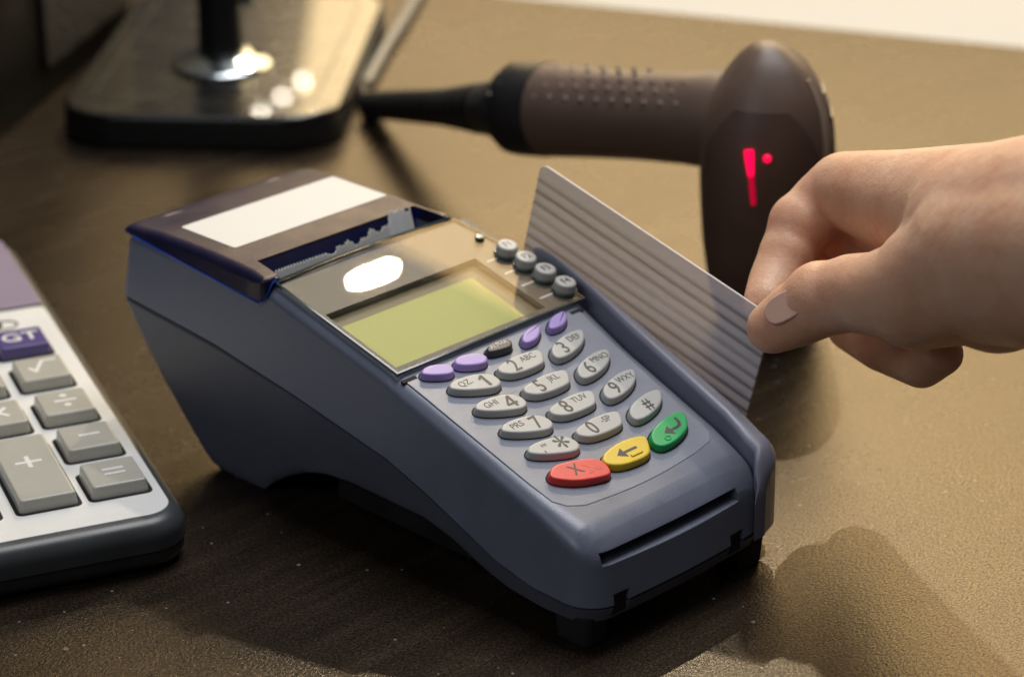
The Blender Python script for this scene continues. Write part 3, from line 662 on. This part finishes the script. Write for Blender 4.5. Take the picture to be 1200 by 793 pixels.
b.inputs['Base Color'].default_value = (0.6, 0.0, 0.03, 1); b.inputs['Emission Color'].default_value = (1, 0.0, 0.06, 1); b.inputs['Emission Strength'].default_value = 1.6
M_led2 = M_led.copy(); M_led2.node_tree.nodes['Principled BSDF'].inputs['Emission Strength'].default_value = 0.35
def surf(px, py, g=0.0):                     # where the line of sight meets the scanner head's near side
    hf = lerp_fn([(q.x, q.y) for q in hs]); hg = lerp_fn([(q.x, q.z) for q in hs]); d_ = 840.0
    while d_ < 1000:
        p = at(px, py, d_); q = p-B0; z = max(0, min(101, p.z)); X_ = (q.dot(dx)-ofs(z))/(hf(z)+g); Y_ = q.dot(dd)/(hg(z)+g)
        if abs(X_)**2.5+abs(Y_)**2.5 < 1: return p
        d_ += 0.5
    return at(px, py, 900)
led = [surf(877.5, 176, 1.2), surf(878, 183, 1.2), surf(879, 195, 1.2), surf(880, 206, 1.2)]
link('red_lamp', tube(led, [1.6, 1.6, 1.3, 1.0], 10), M_led, SC)
link('red_lamp', tube([surf(880.2, 207, 1.1), surf(881.5, 222, 1.1), surf(883, 240, 1.1)], [1.0, 1.0, 0.9], 10), M_led2, SC)
p = surf(899, 186, 1.2); bm = bmesh.new(); bmesh.ops.create_uvsphere(bm, u_segments=14, v_segments=8, radius=1.35, matrix=Matrix.Translation(p)); link('red_lamp', bm, M_led, SC)
# handle
h0 = B0+dx*(-6)+dz*82; h0 = at(866, 142, 925); h1 = at(590, 126, 985); hd = (h1-h0).normalized()
prof = [(0, 17), (.08, 17.6), (.2, 16.6), (.4, 16.2), (.6, 16.6), (.8, 17.4), (.92, 17.2), (.97, 15.4), (1.0, 11.5)]
link('handle', tube([h0.lerp(h1, q[0]) for q in prof], [q[1] for q in prof], 28), M_scan, SC, 70)
hdark = [(.80, 17.7), (.9, 17.6), (.95, 17.0), (.985, 14.5), (1.005, 11.8)]
link('handle_cap', tube([h0.lerp(h1, q[0]) for q in hdark], [q[1] for q in hdark], 28), M_black, SC, 70)
bm = bmesh.new(); sdv = hd.cross(dz).normalized(); upv = sdv.cross(hd).normalized()
if upv.z < 0: upv = -upv
if sdv.dot(CAM-h0) < 0: sdv = -sdv
for i in range(13):
    for j in range(5):
        a = math.radians(16+16*j); f = .16+.066*i+(.033 if j % 2 else 0); rr_ = 17.0
        if f > .98 or (j > 2 and i < 3): continue
        c_ = h0.lerp(h1, f)+(sdv*math.cos(a+.3)+upv*math.sin(a+.3))*rr_*(0.965)
        bmesh.ops.create_icosphere(bm, subdivisions=1, radius=1.15, matrix=Matrix.Translation(c_))
tag(link('grip_dots', bm, plastic('grip_rubber', (0.26, 0.22, 0.19), 0.35, 0.1, 0.05), SC), kind='stuff')
# strain relief and lead
b0, b1 = at(596, 128, 985), at(432, 116, 1135); path, rad = [], []
b1.z = 5.0
for i in range(61):
    f = i/60; path.append(b0.lerp(b1, f)); rad.append((11.5-5.5*min(1, f*2.2)**.7 if f < .45 else 6.2-3.0*(f-.45))+(1.5 if (i//2) % 2 else 0) if f > .12 else 11.5-9*f)
link('strain_relief', tube(path, rad, 16), M_black, SC, 60)
lead = spline([b1, b1+Vector((10, 14, -1.5)), at(418, 95, 1195), at(412, 80, 1235)], 6)
for q in lead: q.z = max(q.z*0+3.2, 3.2)
link('lead', tube([b1]+lead[3:], 2.8, 10), M_black, SC)

# ------------------------------------------------------------------ calculator
CA = empty('desk_calculator', 'white faced desk calculator with grey keys beside the terminal', 'calculator')
CF = frame((-40, 123, 0), (math.cos(math.radians(-22.6)), math.sin(math.radians(-22.6)), 0), (math.sin(math.radians(22.6)), math.cos(math.radians(22.6)), 0))
M_cb = plastic('calculator_body', (0.05, 0.055, 0.06), 0.33, 0.12, 0.1); M_cb2 = plastic('calculator_base', (0.022, 0.024, 0.026), 0.45, 0.15, 0.1)
M_face = plastic('brushed_white_face', (0.80, 0.80, 0.78), 0.36, 0.1, 0.03)
M_ck = plastic('calculator_key_plastic', (0.47, 0.455, 0.40), 0.2, 0.05, 0.05)
M_cp = plastic('calculator_purple_key', (0.10, 0.075, 0.24), 0.22, 0.05, 0.06)
M_wp = mat('white_print', (0.8, 0.8, 0.78), 0.4)
link('base_shell', xf(prism(rrect(-150, -0.2, -3.0, 240, 12, 10), 1.0, 6.6, 0.4, 0, 3.4, 4), CF), M_cb2, CA)
link('top_shell', xf(prism(rrect(-150.4, 0.4, -3.8, 240, 13, 10), 7.0, 16.2, 5.6, 0, 0.4, 7), CF), M_cb, CA)
link('shell_gap', xf(prism(rrect(-149, -1.0, -2.4, 239, 11, 10), 6.0, 8.0, 0.1), CF), M_dark, CA)
face = link('faceplate', xf(prism(rrect(-140, -3.8, 2.0, 168, [8, 3, 3, 8], 10), 15.4, 16.6, 0.35), CF), M_face, CA)
link('display_cover', xf(prism(rrect(-140, -4.0, 169, 236, [2, 6, 6, 2], 8), 15.4, 17.4, 0.5), CF), plastic('mauve_display_cover', (0.33, 0.27, 0.36), 0.2, 0.03, 0.05), CA)
def ckey(x0, x1, y0, y1, M, legend=None, size=9, name='calculator_key', M2=None, bold=0.12):
    k = link(name, xf(prism(rrect(x0, x1, y0, y1, 1.6, 4), 16.2, 20.6, 0.7, 0.5, seg=4), CF), M, CA, 60)
    link('key_well', xf(prism(rrect(x0-1.1, x1+1.1, y0-1.3, y1+0.8, 2.2, 4), 16.0, 16.64, 0.03), CF), M_dark, k)
    if legend:
        text('printed_legend', legend, size, CF @ Matrix.Translation(((x0+x1)/2, (y0+y1)/2+0.5, 20.63)), M2 or M_wp, k, bold=bold); k['label'] = 'key printed %s' % legend
    return k
def csym(k, polys):
    bm = bmesh.new()
    for zi, poly in enumerate(polys):
        f = bm.faces.new([bm.verts.new((x, y, 20.66+zi*0.03)) for x, y in poly])
    link('printed_legend', xf(bm, CF), M_wp, k)
def bar(cx, cy, w_, h_): return [(cx-w_/2, cy-h_/2), (cx+w_/2, cy-h_/2), (cx+w_/2, cy+h_/2), (cx-w_/2, cy+h_/2)]
def dot(cx, cy, r): return [(cx+r*math.cos(2*math.pi*k/12), cy+r*math.sin(2*math.pi*k/12)) for k in range(12)]
xs0, xs1 = -24.6, -7.4
k = ckey(xs0, xs1, 16.6, 34.4, M_ck); k['label'] = 'equals key'; csym(k, [bar(-15.6, 27.4, 6.4, 1.3), bar(-15.6, 24.2, 6.4, 1.3)])
k = ckey(xs0-.6, xs1-.8, 43.6, 61.4, M_ck); k['label'] = 'minus key'; csym(k, [bar(-16.2, 53.2, 6.4, 1.4)])
k = ckey(xs0-1.2, xs1-1.6, 70.4, 88.6, M_ck); k['label'] = 'divide key'; csym(k, [bar(-17, 80.2, 7, 1.3), dot(-17, 83.8, 1.2), dot(-17, 76.6, 1.2)])
k = ckey(xs0-1.8, xs1-2.4, 98.6, 117.4, M_ck); k['label'] = 'square root key'; csym(k, [[(-22.6, 108), (-21.6, 109), (-20.4, 106.8), (-17.4, 113.6), (-12.4, 113.6), (-12.4, 112.5), (-16.6, 112.5), (-20.3, 104.2)]])
k = ckey(xs0-3.0, xs1-3.0, 126.4, 142.4, M_cp, 'GT', 9.5); k['label'] = 'purple key printed GT'
k = ckey(-46.2, -28.6, 16.4, 60.4, M_ck); k['label'] = 'tall plus key'; csym(k, [bar(-37.6, 41.5, 8, 1.4), bar(-37.6, 41.5, 1.4, 8)])
k = ckey(-47.6, -30.4, 69.6, 88, M_ck); k['label'] = 'multiply key'
csym(k, [[(-41.8, 76.2), (-40.8, 75.2), (-35.2, 81.8), (-36.2, 82.8)], [(-36.2, 75.2), (-35.2, 76.2), (-40.8, 82.8), (-41.8, 81.8)]])
ckey(-48.6, -31.4, 98, 116.4, M_ck); ckey(-49, -32.2, 126.4, 142.4, M_cp)
M_bk = plastic('black_calculator_key', (0.015, 0.015, 0.016), 0.25, 0.05, 0.1)
ckey(-69, -52.0, 16.2, 33.4, M_bk); ckey(-69.5, -52.5, 43, 60.6, M_bk)
link('slide_switch', xf(prism(dot(-22.6, 155.6, 2.0), 16.5, 17.4, 0.3), CF), M_bk, CA)
link('switch_ring', xf(tube([(-21+5.4*math.cos(a), 155.6+3.6*math.sin(a), 16.65) for a in [2*math.pi*q/28 for q in range(29)]], 0.35, 6), CF), M_cb, CA)

# ------------------------------------------------------------------ display stand with glossy base
ST = empty('display_stand', 'glossy black stand base with round pole standing behind the terminal', 'stand')
M_gloss = plastic('gloss_black', (0.010, 0.010, 0.010), 0.26, 0.0, 0.05, spec=0.45)
nodes(M_gloss)[2].inputs['Coat Weight'].default_value = 0.6; nodes(M_gloss)[2].inputs['Coat Roughness'].default_value = 0.03
bx_ = Vector((0.65, -0.76, 0)).normalized(); by_ = Vector((-bx_.y, bx_.x, 0))
SF = frame((187, 402, 0), bx_, by_)
link('base_skirt', xf(prism(rrect(-62, 58, 0, 190, 24, 10), 0.6, 11.0, 0.8, 0.5, 1.0), SF), M_black, ST)
link('base_plate', xf(prism(rrect(-61.5, 57.5, 0.4, 189.5, 24, 10), 11.0, 15.0, 2.2, 0, 0), SF), M_gloss, ST)
link('base_inlay_rim', xf(tube([(x, y, 15.0) for x, y in (lambda q: q+q[:1])(rrect(-50, 46, 16, 180, 14, 10))], 0.3, 6), SF), mat('rim_metal', (0.06, 0.06, 0.055), 0.4, 0.5), ST)
M_chr = mat('chrome', (0.55, 0.6, 0.62), 0.16, 1.0)
def lathe(name, pr_, cx, cy, M, parent, Fm):
    bm = bmesh.new(); loft(bm, [[(cx+r*math.cos(2*math.pi*k/40), cy+r*math.sin(2*math.pi*k/40), z) for k in range(40)] for r, z in pr_]); return link(name, xf(bm, Fm), M, parent, 50)
pc = at(250, 75, 1190); q = SF.inverted() @ pc
PX, PY = -2, 70
lathe('pole_collar', [(22, 15.1), (22, 16.6), (20, 18.2), (14, 19.6), (11, 23)], PX, PY, M_chr, ST, SF)
lathe('pole', [(10.5, 18), (9.6, 34), (9.4, 320)], PX, PY, M_black, ST, SF)
lathe('pole_knob', [(0.5, 42), (2.6, 43), (3.2, 45.5), (2.6, 48), (0.5, 49)], PX+13, PY-2, M_chr, ST, SF)
lathe('knob_stem', [(1.2, 43.5), (1.2, 47.5)], PX+10, PY-2, M_chr, ST, SF)

# black housing at the back left
M_hous = plastic('black_housing', (0.004, 0.004, 0.004), 0.6, 0.5, 0.2, 900, gd=0.5, spec=0.1)
HO = empty('monitor_housing', 'large black equipment housing at the back left of the table', 'equipment')
hd_ = Vector((257-133.5, 548-468.6, 0)).normalized(); HF = frame((133.5, 468.6, 0), hd_, Vector((-hd_.y, hd_.x, 0)))
link('case', xf(prism(rrect(-420, 175, 3, 200, 8), 0.5, 430, 4), HF), M_hous, HO)
M_mesh = plastic('grille_cloth', (0.016, 0.0155, 0.014), 0.7, 1.0, 0.6, 260, gd=1.6)
link('grille', xf(box(60, 165, 0.4, 3.4, 14, 300, 1.0), HF), M_mesh, HO)

# grey cable beside the stand base
M_cab = plastic('grey_cable', (0.26, 0.25, 0.22), 0.4, 0.1, 0.05)
cb = spline([tp(428, 100), tp(437, 84), tp(455, 52), tp(474, 22), tp(495, -15), tp(515, -50)], 8)
tag(link('power_cable', tube(cb, 2.9, 12), M_cab), 'light grey cable lying on the table beside the black stand base', 'cable')
